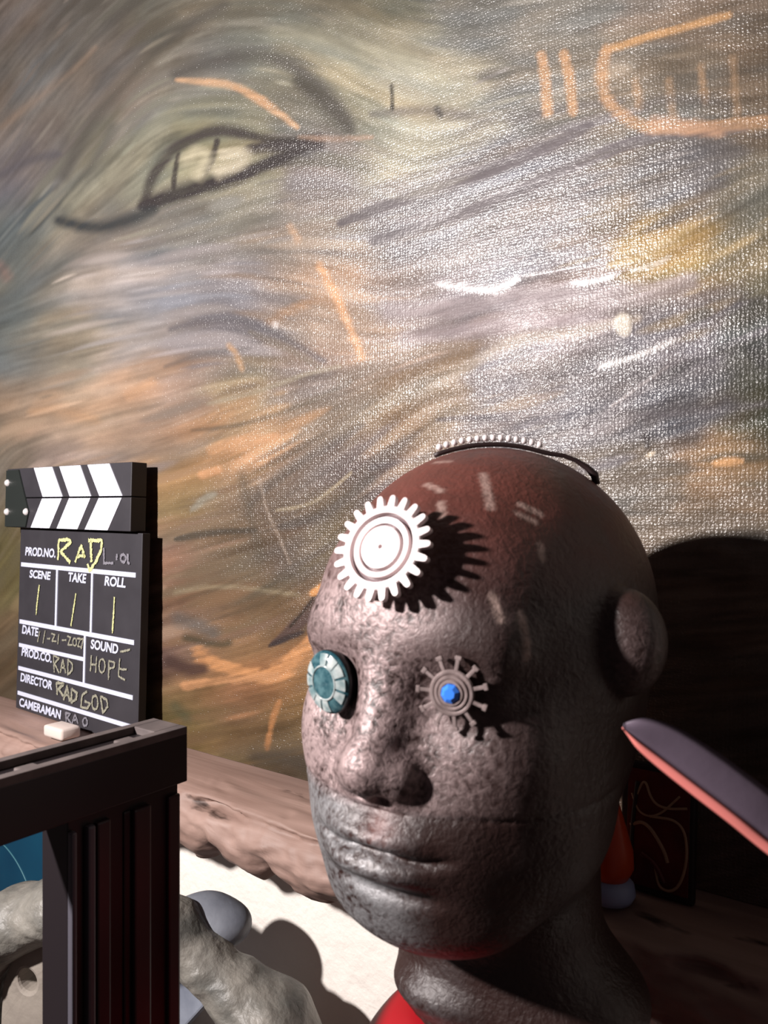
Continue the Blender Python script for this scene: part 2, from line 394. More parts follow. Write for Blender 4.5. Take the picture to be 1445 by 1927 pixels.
stroke([(1270,680),(1200,735),(1150,775),(1090,820)], 11, (84,76,80), .7, .6, .3, sm=.6)
stroke([(1255,690),(1150,765)], 3, (150,140,138), .7, .5, .3, hgt=2)
stroke([(700,880),(800,860),(960,835),(1100,790),(1260,780),(1445,760)], 12, (84,78,82), .5, .9, .3, sm=.4)
stroke([(820,790),(900,785),(960,790)], 7, (72,64,70), .7, .7, .5)
stroke([(1172,604),(1173,618)], 15, (196,184,165), .9, .35, rag=.1, hgt=3); stroke([(1213,820),(1218,838)], 7, (62,56,56), .8, .4, hgt=3); stroke([(1218,858),(1228,852)], 4, (190,170,140), .9, .4)
stroke([(1345,872),(1395,868)], 9, (205,145,70), .8, .7, .3); stroke([(1415,660),(1430,680)], 14, (56,54,54), .7, .8)
stroke([(1190,510),(1240,495),(1260,482)], 7, (150,140,120), .6, .9, .3, hgt=2, gz=1); stroke([(890,160),(930,140),(955,130)], 4, (120,114,110), .6, .8, .3, hgt=1.2, gz=.8)
# left and middle
stroke([(516,610),(517,613)], 7, (245,238,232), 1, .5, rag=0); stroke([(510,605),(560,575),(600,560),(640,580)], 12, (175,128,80), .6, .8)
stroke([(600,500),(625,540),(650,600),(680,670)], 10, (222,158,92), .75, .8, .2); stroke([(545,425),(560,450)], 9, (205,160,115), .6, .8)
stroke([(320,620),(400,598),(480,605),(540,640),(610,680)], 11, (98,94,100), .65, .8, .4); stroke([(470,625),(530,650),(600,690)], 8, (120,108,92), .6, .8, .3)
stroke([(310,690),(380,665),(470,655)], 7, (100,94,92), .5, .8, .4)
stroke([(430,650),(445,665),(455,695)], 6, (205,155,95), .7, .8)
stroke([(390,760),(480,740),(570,705),(640,690)], 6, (172,158,128), .6, .8, .3)
stroke([(360,810),(460,800),(560,765),(660,720)], 7, (92,84,70), .55, .8, .4)
stroke([(395,850),(450,830),(520,822)], 14, (226,160,92), .75, .7, .4); stroke([(380,895),(410,885)], 8, (228,158,88), .7, .6)
stroke([(60,775),(110,770),(180,790)], 17, (196,148,98), .6, .9, .3); stroke([(240,745),(285,720)], 10, (222,165,110), .7, .8)
stroke([(680,800),(600,850),(520,900),(470,950)], 12, (96,86,78), .6, .8, .3)
stroke([(330,1015),(400,1002),(480,998)], 8, (82,76,66), .8, .6, .5); stroke([(530,990),(600,975),(650,940),(700,900)], 15, (88,80,74), .7, .8, .3)
stroke([(520,960),(580,952),(620,925),(660,890)], 3, (160,140,105), .8, .5); stroke([(488,900),(500,960),(520,1000),(545,1060)], 2.5, (165,142,120), .7, .5)
stroke([(360,960),(385,935),(405,930)], 9, (158,152,132), .7, .7, .5); stroke([(455,895),(470,970),(490,1050)], 12, (100,88,70), .5, .9)
stroke([(330,1115),(420,1100),(560,1120)], 6, (168,150,110), .5, .9)
stroke([(335,1165),(380,1180),(400,1190)], 16, (108,102,96), .7, .8); stroke([(350,1200),(410,1215),(430,1210)], 8, (78,72,52), .7, .8)
stroke([(505,1216),(560,1180),(600,1130),(625,1080)], 13, (96,74,68), .85, .4, .9); stroke([(505,1216),(540,1200),(570,1190)], 6, (70,60,60), .9, .4, .5)
stroke([(545,1180),(580,1140),(610,1090)], 2, (60,50,40), .9, .5)
stroke([(375,1235),(440,1262),(520,1272),(560,1230),(610,1180)], 15, (228,150,62), .85, .5, .2, rag=.5); stroke([(350,1292),(420,1280),(520,1270)], 9, (222,150,75), .85, .5, .2, rag=.5)
stroke([(590,1115),(610,1100)], 7, (230,150,40), .8, .5); stroke([(525,1320),(510,1360),(502,1408)], 6, (205,130,40), .8, .6, .2)
stroke([(320,1245),(360,1262),(380,1258)], 14, (86,60,54), .8, .7); stroke([(330,1330),(350,1350)], 12, (92,92,60), .6, .8)
stroke([(480,1425),(540,1425),(600,1450)], 18, (80,70,56), .7, .8); stroke([(10,1020),(15,1100)], 18, (112,100,50), .6, .9)
stroke([(0,655),(30,600),(40,520),(20,440)], 30, (100,112,112), .4, .95); stroke([(0,500),(12,520)], 14, (150,112,100), .5, .9)
lum = colr@np.array([.3, .6, .1]); colr = lum[..., None]+(colr-lum[..., None])*.72
colr = np.clip(colr*(.52+.56*np.clip((gx-520)/450, 0, 1))[..., None]*(1-.22*np.clip((gx-1200)/300, 0, 1))[..., None], .004, .75)  # glare haze put into the colour: lighter to the right, dimmed at far right
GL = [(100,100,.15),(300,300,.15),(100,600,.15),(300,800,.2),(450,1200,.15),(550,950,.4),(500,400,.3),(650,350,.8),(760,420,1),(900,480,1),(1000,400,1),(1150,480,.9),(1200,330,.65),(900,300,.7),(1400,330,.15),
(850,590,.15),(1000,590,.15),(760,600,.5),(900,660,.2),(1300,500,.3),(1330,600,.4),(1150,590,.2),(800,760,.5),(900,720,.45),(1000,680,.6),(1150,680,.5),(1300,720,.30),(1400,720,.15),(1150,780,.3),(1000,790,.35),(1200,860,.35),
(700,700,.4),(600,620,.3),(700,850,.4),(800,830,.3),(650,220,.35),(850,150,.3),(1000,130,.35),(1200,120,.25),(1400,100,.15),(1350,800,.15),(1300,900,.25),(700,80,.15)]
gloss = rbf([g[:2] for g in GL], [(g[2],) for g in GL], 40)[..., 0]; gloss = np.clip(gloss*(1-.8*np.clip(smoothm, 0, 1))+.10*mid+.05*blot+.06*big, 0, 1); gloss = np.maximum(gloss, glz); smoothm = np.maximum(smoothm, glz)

CW0, CW1, CH = -1.35, .12, .96
NU, NV = 760, 620
# grid finer towards the near (right) end
tt = np.linspace(0, 1, NU); us = CW0+(CW1-CW0)*(1-(1-tt)**1.55)
zs = SHELF_Z+.0005+CH*np.linspace(0, 1, NV)
Sg, Zg = np.meshgrid(us, zs)
wx = O0.x+UD.x*Sg; wy = O0.y+UD.y*Sg
px = CX+F*wx/wy; py = HY-F*Zg/wy
qi = (px-GX0)/GS; qj = (py-GY0)/GS
def fold(v, n): v = np.abs(v); v = np.mod(v, 2*(n-1)); return np.where(v > n-1, 2*(n-1)-v, v)
qi = fold(qi, GW); qj = fold(qj, GH)
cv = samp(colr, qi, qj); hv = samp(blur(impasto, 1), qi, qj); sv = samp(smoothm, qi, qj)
rel = .00022*hv
verts = np.stack([Sg, rel, Zg], -1).reshape(-1, 3)
a = (np.arange(NV-1)[:, None]*NU+np.arange(NU-1)[None]).ravel()
faces = np.stack([a, a+1, a+1+NU, a+NU], 1)
me = bpy.data.meshes.new('painted_canvas'); me.vertices.add(len(verts)); me.vertices.foreach_set('co', verts.ravel())
me.loops.add(faces.size); me.loops.foreach_set('vertex_index', faces.ravel().astype(np.int32))
me.polygons.add(len(faces)); me.polygons.foreach_set('loop_start', np.arange(0, faces.size, 4, dtype=np.int32))
me.update(calc_edges=True); me.validate()
ca = me.color_attributes.new('paint', 'FLOAT_COLOR', 'POINT')
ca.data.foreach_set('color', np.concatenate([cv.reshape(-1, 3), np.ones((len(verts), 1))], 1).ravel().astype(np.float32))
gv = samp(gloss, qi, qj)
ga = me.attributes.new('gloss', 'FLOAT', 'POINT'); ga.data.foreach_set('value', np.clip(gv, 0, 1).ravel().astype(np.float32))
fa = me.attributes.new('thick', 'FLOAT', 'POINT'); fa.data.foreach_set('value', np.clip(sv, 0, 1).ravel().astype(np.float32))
def canvas_mat():
    m = bpy.data.materials.new('oil_paint_on_canvas'); m.use_nodes = True; nt = m.node_tree; N = nt.nodes; K = nt.links; b = N['Principled BSDF']
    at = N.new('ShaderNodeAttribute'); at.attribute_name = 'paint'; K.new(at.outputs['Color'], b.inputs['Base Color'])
    th_ = N.new('ShaderNodeAttribute'); th_.attribute_name = 'thick'
    tc = N.new('ShaderNodeTexCoord')
    def wave(ax, scale, dist):
        w = N.new('ShaderNodeTexWave'); w.wave_type = 'BANDS'; w.bands_direction = ax; w.inputs['Scale'].default_value = scale
        w.inputs['Distortion'].default_value = dist; w.inputs['Detail'].default_value = 2; w.inputs['Detail Scale'].default_value = 3
        K.new(tc.outputs['Object'], w.inputs[0]); return w
    w1 = wave('X', 125, 5.5); w2 = wave('Z', 150, 6.5)
    mul = N.new('ShaderNodeMath'); mul.operation = 'ADD'; K.new(w1.outputs['Fac'], mul.inputs[0]); K.new(w2.outputs['Fac'], mul.inputs[1])
    inv = N.new('ShaderNodeMath'); inv.operation = 'SUBTRACT'; inv.inputs[0].default_value = 1; K.new(th_.outputs['Fac'], inv.inputs[1])
    wv = N.new('ShaderNodeMath'); wv.operation = 'MULTIPLY'; K.new(mul.outputs[0], wv.inputs[0]); K.new(inv.outputs[0], wv.inputs[1])
    n = N.new('ShaderNodeTexNoise'); n.inputs['Scale'].default_value = 230; n.inputs['Detail'].default_value = 6; K.new(tc.outputs['Object'], n.inputs[0])
    nm = N.new('ShaderNodeMath'); nm.operation = 'MULTIPLY_ADD'; nm.inputs[1].default_value = 3.2; K.new(n.outputs['Fac'], nm.inputs[0]); K.new(wv.outputs[0], nm.inputs[2])
    bp = N.new('ShaderNodeBump'); bp.inputs['Strength'].default_value = .8; bp.inputs['Distance'].default_value = .00017; K.new(nm.outputs[0], bp.inputs['Height'])
    K.new(bp.outputs[0], b.inputs['Normal'])
    rg = N.new('ShaderNodeMath'); rg.operation = 'MULTIPLY_ADD'; rg.inputs[1].default_value = .14; rg.inputs[2].default_value = .24
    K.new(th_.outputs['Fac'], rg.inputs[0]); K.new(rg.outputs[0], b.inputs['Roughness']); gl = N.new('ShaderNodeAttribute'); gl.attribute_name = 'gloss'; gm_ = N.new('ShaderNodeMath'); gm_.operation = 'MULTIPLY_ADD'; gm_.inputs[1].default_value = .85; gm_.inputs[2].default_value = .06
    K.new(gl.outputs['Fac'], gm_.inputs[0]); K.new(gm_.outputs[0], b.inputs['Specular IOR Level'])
    return m
m_canvas = canvas_mat()
m_edge = mat('raw_canvas_edge', L4(70, 60, 50), .8)
paint_root = empty('painting', W(0, 0, SHELF_Z), (0, 0, WROT))
tag(paint_root, 'large abstract oil painting of a pale eye with orange marks standing on the shelf', 'painting')
for v in me.vertices: pass
co = verts.copy(); co[:, 1] = -co[:, 1]; co[:, 2] -= SHELF_Z
me.vertices.foreach_set('co', co.ravel()); me.update()
link_mesh('painted_canvas', me, m_canvas, paint_root)
mb = MB(); mb.box((CW0, .002, .001), (CW1, .022, CH)); mb.build('stretcher_frame', m_edge, paint_root)

# ------------------------------------------------------------------ clapperboard
LEAN = math.radians(1.6)
cb = empty('clapperboard', (-.436, .9375, SHELF_Z+.001), (-LEAN, 0, math.atan2(-.629, .778)))
tag(cb, 'black clapperboard with chalk writing leaning against the painting on the shelf', 'clapperboard')
m_board = mat('black_board_paint', L4(42, 40, 45), .55, var=(30, L4(50, 48, 53), 4, .2))
m_bside = mat('black_board_edge', L4(20, 15, 18), .6)
m_white = mat('white_print', L4(225, 226, 240), .5)
m_print = mat('grey_white_print', L4(188, 192, 212), .55)
m_chalk = mat('yellow_chalk', L4(214, 214, 150), .95, var=(900, L4(150, 150, 110), 2, .15))
m_chalk2 = mat('faint_chalk', L4(150, 148, 128), .95, var=(900, L4(105, 104, 96), 2, .15))
m_smudge = mat('grey_chalk', L4(112, 110, 118), .95)
m_plate = mat('hinge_plate_paint', L4(44, 49, 47), .4, .3)
m_rivet = mat('steel_rivet', L4(225, 220, 220), .3, .3)
BW, BH, BT = .246, .211, .009
def bxy(px_, py_):
    k = (px_-CX)/F; z = .1
    for _ in range(6):
        off = z*math.sin(LEAN)                        # top leans back
        x0, y0 = -.436+.629*off, .9375+.778*off
        t = (k*y0-x0)/(.778+.629*k); d = y0-.629*t; z = ((HY-py_)*d/F-SHELF_Z)/math.cos(LEAN)
    return t, z
def bz(zx, zy): return bxy(zx/3.503, zy/3.503+850)
mb = MB(); mb.box((0, .003, 0), (BW, .003+BT, BH), .0008); bd = mb.build('slate_board', m_board, cb)
def front_only(o, m_side):
    o.data.materials.append(m_side)
    for p in o.data.polygons:
        if p.normal.y > -.8: p.material_index = 1
front_only(bd, m_bside)
SX0, SX1 = bxy(21, 950)[0], bxy(256, 950)[0]
def stick(name, z0, z1, tops, bots):
    mb = MB(); mb.box((SX0, -.006, z0), (SX1, .0115, z1), .0008); o = mb.build(name, m_board, cb); front_only(o, m_bside)
    mb = MB()
    for (a0, a1), (b0, b1) in zip(tops, bots):
        mb.prism([(bxy(b0, 960)[0], z0+.0005), (bxy(b1, 960)[0], z0+.0005), (bxy(a1, 920)[0], z1-.0005), (bxy(a0, 920)[0], z1-.0005)], -.0068, -.0058)
    mb.build('white_stripes', m_white, o)
ups = [(73, 107), (121, 160), (174, 215)]; mids = [(90, 127), (141, 181), (197, 240)]; lows = [(69, 104), (118, 157), (171, 214)]
stick('upper_clapstick', .2475, .2815, ups, mids)
stick('lower_clapstick', .2125, .2465, mids, lows)
mb = MB(); mb.prism([(SX0+.001, .2130), (SX0+.050, .2135), (SX0+.056, .2310), (SX0+.030, .2800), (SX0+.001, .2795)], -.0078, -.0062)
pl = mb.build('hinge_plate', m_plate, cb)
for rx, ry in ((26, 911), (25, 965), (61, 965)):
    t, z = bxy(rx, ry); mb = MB()
    mb.lathe([(.0, .0034), (.0024, .0028), (.0040, .0010), (.0042, -.0006)], 16, Matrix.Translation((t, -.0078, z)) @ Matrix.Rotation(math.radians(90), 4, 'X'))
    mb.build('rivet', m_rivet, pl, True)
# printed rules and lettering
mb = MB()
def rule(x0, x1, z, w=.0048): mb.box((x0, .0022, z-w/2), (x1, .0034, z+w/2))
XR = BW-.009
rule(.005, XR, .1690); rule(.005, XR, .1020); rule(.005, .147, .0745, .0042); rule(.005, XR, .0475, .0045); rule(.005, XR, .0185, .0045)
for x, z0, z1 in ((.0865, .102, .169), (.158, .102, .169), (.147, .0475, .102)): mb.box((x-.0018, .0021, z0), (x+.0018, .0033, z1))
mb.build('printed_lines', m_print, cb)
def add_text(word, x0, x1, base_y, cap):
    cu = bpy.data.curves.new('t', 'FONT'); cu.body = word; cu.shear = .12; cu.offset = .032
    o = bpy.data.objects.new('t', cu); COL.objects.link(o)
    dg = bpy.context.evaluated_depsgraph_get(); me = bpy.data.meshes.new_from_object(o.evaluated_get(dg))
    bpy.data.objects.remove(o)
    n = len(me.vertices); c = np.zeros(n*3); me.vertices.foreach_get('co', c); c = c.reshape(-1, 3)
    t0, z0 = bxy(x0, base_y); t1, _ = bxy(x1, base_y); _, z1 = bxy(x0, base_y-cap+1.5)
    mn, mx = c.min(0), c.max(0)
    X = t0+(c[:, 0]-mn[0])/(mx[0]-mn[0])*(t1-t0); Z = z0+(c[:, 1]-mn[1])/(mx[1]-mn[1])*(z1-z0)
    vv = np.stack([X, np.full(n, .0024), Z], 1); me.vertices.foreach_set('co', vv.ravel()); me.update()
    return link_mesh('printed_word', me, m_print, cb, False)
for w_ in (('PROD.NO.', 43, 100, 1047, 18), ('SCENE', 51, 91, 1089, 17), ('TAKE', 124, 158, 1096, 19), ('ROLL', 192, 232, 1104, 20), ('DATE', 37, 68, 1194, 18),
           ('PROD.CO.', 36, 93, 1236, 18), ('SOUND', 166, 218, 1223, 20), ('DIRECTOR', 34, 94, 1284, 18), ('CAMERAMAN', 32, 111, 1331, 18)): add_text(*w_)
def chalk(name, lines, width, m):
    bm = bmesh.new()
    for ln in lines:
        P = [Vector((bz(*p)[0], .0019, bz(*p)[1])) for p in ln]
        out = []
        for p, q in zip(P, P[1:]):
            n = max(2, int((q-p).length/.0015)); out += [p.lerp(q, k/n) for k in range(n)]
        out.append(P[-1]); L_ = []; R_ = []
        for i, p in enumerate(out):
            t = (out[min(i+1, len(out)-1)]-out[max(i-1, 0)]).normalized(); s = Vector((-t.z, 0, t.x))
            w1 = width*random.uniform(.6, 1.5)/2; w2 = width*random.uniform(.6, 1.5)/2
            L_.append(bm.verts.new(p+s*w1)); R_.append(bm.verts.new(p-s*w2))
        for i in range(len(out)-1): bm.faces.new((L_[i], R_[i], R_[i+1], L_[i+1]))
    me = bpy.data.meshes.new(name); bm.to_mesh(me); bm.free(); return link_mesh(name, me, m, cb, False)
def loop(cx_, cy_, rx, ry): return [(cx_+rx*math.cos(a*math.pi/6), cy_+ry*math.sin(a*math.pi/6)) for a in range(13)]
chalk('chalk_word', [[(370,720),(375,590),(445,585),(452,605),(388,665),(450,738)], [(482,735),(522,625),(548,705)], [(497,695),(545,690)], [(585,592),(590,735)], [(570,592),(660,590),(655,650),(620,730),(578,795),(565,745)]], .0036, m_chalk)
chalk('chalk_mark', [[(247,885),(235,980),(225,1082)]], .0022, m_chalk); chalk('chalk_mark', [[(487,940),(470,1060),(455,1157)]], .0020, m_chalk); chalk('chalk_mark', [[(742,965),(728,1205)]], .0022, m_chalk)
chalk('chalk_word', [[(672,640),(672,742),(735,742)], [(757,680),(757,722)], loop(800, 710, 18, 25), [(830,680),(828,735),(842,748)]], .0026, m_smudge)
chalk('chalk_date', [[(250,1190),(235,1262)], [(285,1185),(270,1270)], [(298,1240),(318,1240)], [(325,1205),(350,1215),(330,1255),(360,1258)], [(375,1210),(368,1278)], [(395,1250),(425,1250)],
    [(430,1225),(455,1230),(435,1280),(465,1282)], loop(480, 1262, 12, 26), [(495,1240),(518,1240),(500,1290),(525,1296)], [(510,1250),(538,1240),(522,1308)]], .0017, m_chalk2)
chalk('chalk_word', [[(345,1462),(340,1350),(378,1370),(347,1402),(378,1468)], [(385,1465),(402,1378),(420,1468)], [(390,1430),(415,1432)], [(435,1375),(465,1410),(462,1450),(435,1478),(435,1375)]], .0022, m_chalk2)
chalk('chalk_word', [[(590,1350),(583,1455)], [(625,1355),(618,1465)], [(588,1410),(620,1412)], loop(660, 1420, 20, 46), [(703,1512),(705,1385),(745,1400),(738,1432),(705,1438)], [(777,1370),(768,1490),(812,1512)], [(772,1440),(822,1445)], [(780,1328),(845,1312)]], .0020, m_chalk2)
chalk('chalk_word', [[(365,1612),(360,1530),(410,1538),(372,1572),(410,1625)], [(405,1645),(430,1550),(447,1655)], [(415,1610),(440,1615)], [(460,1570),(495,1600),(490,1640),(456,1662),(460,1570)]], .0030, m_chalk2)
chalk('chalk_word', [[(562,1590),(530,1610),(520,1690),(560,1702),(582,1670),(545,1652)], loop(613, 1662, 20, 46), [(650,1620),(692,1645),(697,1690),(665,1733),(650,1620)]], .0024, m_chalk2)
chalk('chalk_word', [[(425,1800),(420,1730),(450,1735),(430,1765),(458,1798)], [(462,1802),(482,1740),(502,1802)], [(470,1775),(495,1778)], loop(548, 1790, 15, 26)], .0022, m_smudge)

# small white block on the shelf
mb = MB(); mb.box((-.017, -.011, 0), (.017, .011, .012), .003)
o = mb.build('chalk_block', mat('white_chalk', L4(205, 190, 182), .9, bump=(120, .3, .001)), None, True)
o.location = W(s_at(116, .052), .052, SHELF_Z+.0005); o.rotation_euler = (0, 0, WROT)
tag(o, 'small white chalk block lying on the shelf in front of the clapperboard', 'chalk')

# ------------------------------------------------------------------ the bronze head
HS = .90; HEAD_O = Vector((.055, .44, -.087))*HS; YAW = math.radians(36)
# local +y looks out of the face; local +x is the side nearer the camera
def neckcut(X, Y, Z): return -(Z+.186+.006*np.sin(X*70+1)+.006*np.sin(Y*85))
def head_sdf(X, Y, Z):
    d = ell(X, Y, Z, (0, -.012, .026), (.086, .105, .093))
    d = smin(d, ell(X, Y, Z, (0, .018, -.018), (.074, .072, .092)), .03)
    d = smin(d, ell(X, Y, Z, (0, .030, -.066), (.078, .070, .058)), .03)
    d = smin(d, ell(X, Y, Z, (0, .062, -.102), (.048, .028, .024)), .022)
    d = smin(d, ell(X, Y, Z, (0, .056, .040), (.048, .026, .036)), .03)
    ax = np.abs(X)
    d = smin(d, ell(ax, Y, Z, (.026, .078, .024), (.026, .008, .009)), .02)         # brow
    d = smin(d, ell(ax, Y, Z, (.044, .062, -.026), (.022, .020, .022)), .024)       # cheek bone
    d = smax(d, -ell(ax, Y, Z, (.036, .102, .002), (.021, .017, .015)), .014)       # eye socket
    d = smin(d, ell(ax, Y, Z, (.036, .074, .001), (.017, .014, .012)), .008)
    d = smin(d, caps(X, Y, Z, (0, .084, .014), (0, .103, -.028), .0085, .0115), .013)  # nose
    d = smin(d, ell(X, Y, Z, (0, .105, -.031), (.0125, .012, .011)), .008)
    d = smin(d, ell(ax, Y, Z, (.0135, .098, -.034), (.0088, .011, .0095)), .006)
    d = smax(d, -ell(ax, Y, Z, (.0065, .104, -.044), (.0042, .006, .0042)), .003)
    d = smin(d, ell(X, Y, Z, (0, .074, -.066), (.042, .026, .030)), .018)           # muzzle
    front = np.clip((Y-.045)/.02, 0, 1)
    zm = -.0672+.0010*np.cos(X*150)
    def gz(c, w): return np.exp(-((Z-c)/w)**2)
    d = d-front*(.0046*gz(-.0603, .0048)*np.exp(-(X/.027)**4)+.0056*gz(-.0750, .0056)*np.exp(-(X/.025)**4))
    d = d+front*(.0040*gz(zm, .0019)*np.exp(-(X/.036)**6)+.0040*gz(-.0862, .0045)*np.exp(-(X/.030)**4))
    d = d+front*.0018*gz(-.0535, .004)*np.exp(-(X/.0045)**2)
    d = smin(d, caps(X, Y, Z, (0, -.018, -.07), (0, -.018, -.20), .055, .058), .022)
    d = smin(d, ell(X, Y, Z, (0, -.046, -.035), (.066, .056, .062)), .03)  # nape filled out to stop light leaking past onto the canvas
    d = smin(d, ell(X, Y, Z, (.034, -.018, -.178), (.050, .050, .030)), .02)  # flare added to the neck to block light and hide the stand
    d = smin(d, ell(X, Y, Z, (-.008, .020, -.170), (.034, .026, .014)), .006)       # lumpy foot of the neck
    # ears: deep surround, rounded knob, thin rim
    d = smax(d, -ell(ax, Y, Z, (.099, .016, .022), (.022, .028, .034)), .008)
    d = smin(d, ell(ax, Y, Z, (.083, .016, .022), (.021, .019, .026)), .004)
    r = np.sqrt((Y-.008)**2/.032**2+(Z-.024)**2/.040**2)
    ring = np.sqrt(((r-1)*.03)**2+(ax-.0800)**2)-.0040
    ring = smax(ring, (Y-.012), .008)
    # mould seam right round below the nose
    d = smax(d, -(np.maximum(np.abs(Z+.0485)-.0005, np.abs(d)-.0012)), .0010)
    return np.maximum(d, neckcut(X, Y, Z))
P_, Q_ = surface_nets(head_sdf, (-.104, -.130, -.200), (.104, .132, .138), .0018)
head = empty('sculpture_head', HEAD_O+Vector((0, 0, -.186*HS)), (0, 0, math.atan2(-math.sin(YAW), math.cos(YAW))+math.pi))
# local frame: rotate so local +y = face direction (-sin40, -cos40), mirrored ears are symmetric
head.rotation_euler = (0, 0, math.pi-YAW); head.scale = (HS, HS, HS)
tag(head, 'dark bronze painted mannequin head with gears for eyes and forehead in front of the painting', 'sculpture')
# the world direction of local x is then (-cos, +sin): the near side is local -x
def hl(x, y, z): return Vector((-x, y, z+.186))        # design (near side +x) to object space
VH = np.stack([-P_[:, 0], P_[:, 1], P_[:, 2]+.186], 1); FH = Q_[:, ::-1]
me = bpy.data.meshes.new('head_body'); me.from_pydata(VH.tolist(), [], FH.tolist()); me.update()
rm = np.zeros(len(P_))
x, y, z = P_.T
rm = np.clip((y-.035)/.04, 0, 1)*np.clip((.085-z)/.05, 0, 1)
rm *= np.clip((.045-x)/.035, .10, 1)
rm *= np.where(z < -.0485, np.clip((.028-x)/.03, .0, 1)*.9, 1)
rm *= 1-.45*np.exp(-((z-.026)/.009)**2)
rm = np.maximum(rm, .62*np.exp(-((x-.036)/.020)**2-((z+.026)/.020)**2)*(z > -.048)*(y > 0))
rm *= 1-.75*np.exp(-((x-.0)/.016)**2-((z+.053)/.007)**2)  # silver thinned under the nose, its shadow painted into the colour
rm = np.maximum(rm, .30*np.exp(-((x-.095)/.02)**2-((y-.026)/.010)**2-((z-.018)/.016)**2))  # painted highlight on the front of the ear knob
redm = np.clip((z-.04)/.06, 0, 1); redm = np.maximum(redm, .8*np.exp(-((x-.006)/.009)**2-((z+.056)/.008)**2)*(y > 0))
scr = np.zeros(len(P_))
def mark(a, b, w, v):                                  # a scratch through the paint, in design coordinates
    global scr
    a = P_[np.argmin(((P_-a)**2).sum(1))]; b = P_[np.argmin(((P_-b)**2).sum(1))]   # onto the surface
    d = b-a; t = np.clip(((P_-a)@d)/(d@d), 0, 1)
    q = np.linalg.norm(P_-a-t[:, None]*d, axis=1); scr = np.maximum(scr, v*np.clip(1.8-q/w, 0, 1))
mark((.024, .043, .103), (.036, .058, .085), .0016, .9); mark((.045, .047, .088), (.055, .043, .085), .0014, 1); mark((.046, .051, .084), (.054, .048, .081), .0012, .9)
mark((.045, .075, .045), (.047, .075, .034), .0013, 1); mark((.053, .069, .036), (.054, .069, .022), .0016, .8); mark((.000, .056, .096), (.010, .060, .092), .0014, .8)
mark((.014, .066, .085), (.018, .071, .078), .0014, .8); mark((-.012, .035, .112), (.000, .036, .112), .0012, .7); mark((.058, .052, .068), (.059, .053, .062), .0014, 1)
for nm_, arr in (('silver', rm), ('copper', redm), ('scratch', scr), ('grey', np.clip((-.046-z)/.006, 0, 1))):  # silver also carries the painted ear highlight and nose shadow
    A = me.attributes.new(nm_, 'FLOAT', 'POINT'); A.data.foreach_set('value', arr.astype(np.float32))
def head_mat():
    m = bpy.data.materials.new('bronze_and_silver_paint'); m.use_nodes = True; nt = m.node_tree; N = nt.nodes; K = nt.links; b = N['Principled BSDF']
    tc = N.new('ShaderNodeTexCoord')
    def nz(sc, det, dist=0):
        n = N.new('ShaderNodeTexNoise'); n.inputs['Scale'].default_value = sc; n.inputs['Detail'].default_value = det; n.inputs['Distortion'].default_value = dist
        K.new(tc.outputs['Object'], n.inputs[0]); return n
    s = N.new('ShaderNodeAttribute'); s.attribute_name = 'silver'; c = N.new('ShaderNodeAttribute'); c.attribute_name = 'copper'
    n1 = nz(48, 8, .5); n2 = nz(340, 6, .5)
    def mix(f, a, bb):
        x = N.new('ShaderNodeMix'); x.data_type = 'RGBA'
        for sk, v in ((0, f), (6, a), (7, bb)):
            if hasattr(v, 'links') or hasattr(v, 'is_linked'): K.new(v, x.inputs[sk])
            else: x.inputs[sk].default_value = v
        return x.outputs[2]
    def math_(op, a, bb, cl=False):
        x = N.new('ShaderNodeMath'); x.operation = op; x.use_clamp = cl
        for i, v in enumerate((a, bb)):
            if hasattr(v, 'is_linked'): K.new(v, x.inputs[i])
            else: x.inputs[i].default_value = v
        return x.outputs[0]
    dark = mix(math_('MULTIPLY', c.outputs['Fac'], math_('MULTIPLY', n1.outputs['Fac'], 1.9), True), L4(40, 23, 20), L4(94, 48, 40))
    f = math_('MULTIPLY', math_('MULTIPLY_ADD', n2.outputs['Fac'], 3.2), 1)
    spk = math_('SUBTRACT', math_('ADD', math_('MULTIPLY', n1.outputs['Fac'], 2.4), math_('MULTIPLY', n2.outputs['Fac'], 2.9)), 2.02, True)
    sil = math_('MULTIPLY', s.outputs['Fac'], spk, True)
    gy = N.new('ShaderNodeAttribute'); gy.attribute_name = 'grey'
    col = mix(sil, dark, mix(gy.outputs['Fac'], L4(160, 140, 139), L4(132, 132, 134)))
    sc_ = N.new('ShaderNodeAttribute'); sc_.attribute_name = 'scratch'
    col = mix(math_('MULTIPLY', sc_.outputs['Fac'], n2.outputs['Fac'], True), col, L4(190, 165, 155)); K.new(col, b.inputs['Base Color'])
    K.new(math_('MULTIPLY', sil, .35), b.inputs['Metallic'])
    rr = math_('MULTIPLY_ADD', n1.outputs['Fac'], .3); rr.node.inputs[2].default_value = .33; K.new(rr, b.inputs['Roughness'])
    hsum = math_('ADD', math_('MULTIPLY', n1.outputs['Fac'], 1.0), math_('MULTIPLY', n2.outputs['Fac'], .60))
    bp = N.new('ShaderNodeBump'); bp.inputs['Strength'].default_value = .55; bp.inputs['Distance'].default_value = .0020; K.new(hsum, bp.inputs['Height']); K.new(bp.outputs[0], b.inputs['Normal'])
    return m
m_head = head_mat()
hb = link_mesh('head_body', me, m_head, head)
bvh = BVHTree.FromPolygons([tuple(v) for v in VH], [tuple(int(i) for i in f) for f in FH])
def on_face(x, z, up=None):                            # point on the face at design (x, z)
    h = bvh.ray_cast(hl(x, .3, z), Vector((0, -1, 0))); return h[0], h[1]
def frame_at(p, n, twist=0):
    n = n.normalized(); return Matrix.Translation(p) @ n.to_track_quat('Z', 'Y').to_matrix().to_4x4() @ Matrix.Rotation(twist, 4, 'Z')
m_silver = mat('bright_pewter', L4(222, 206, 206), .36, .0, bump=(600, .15, .0005))
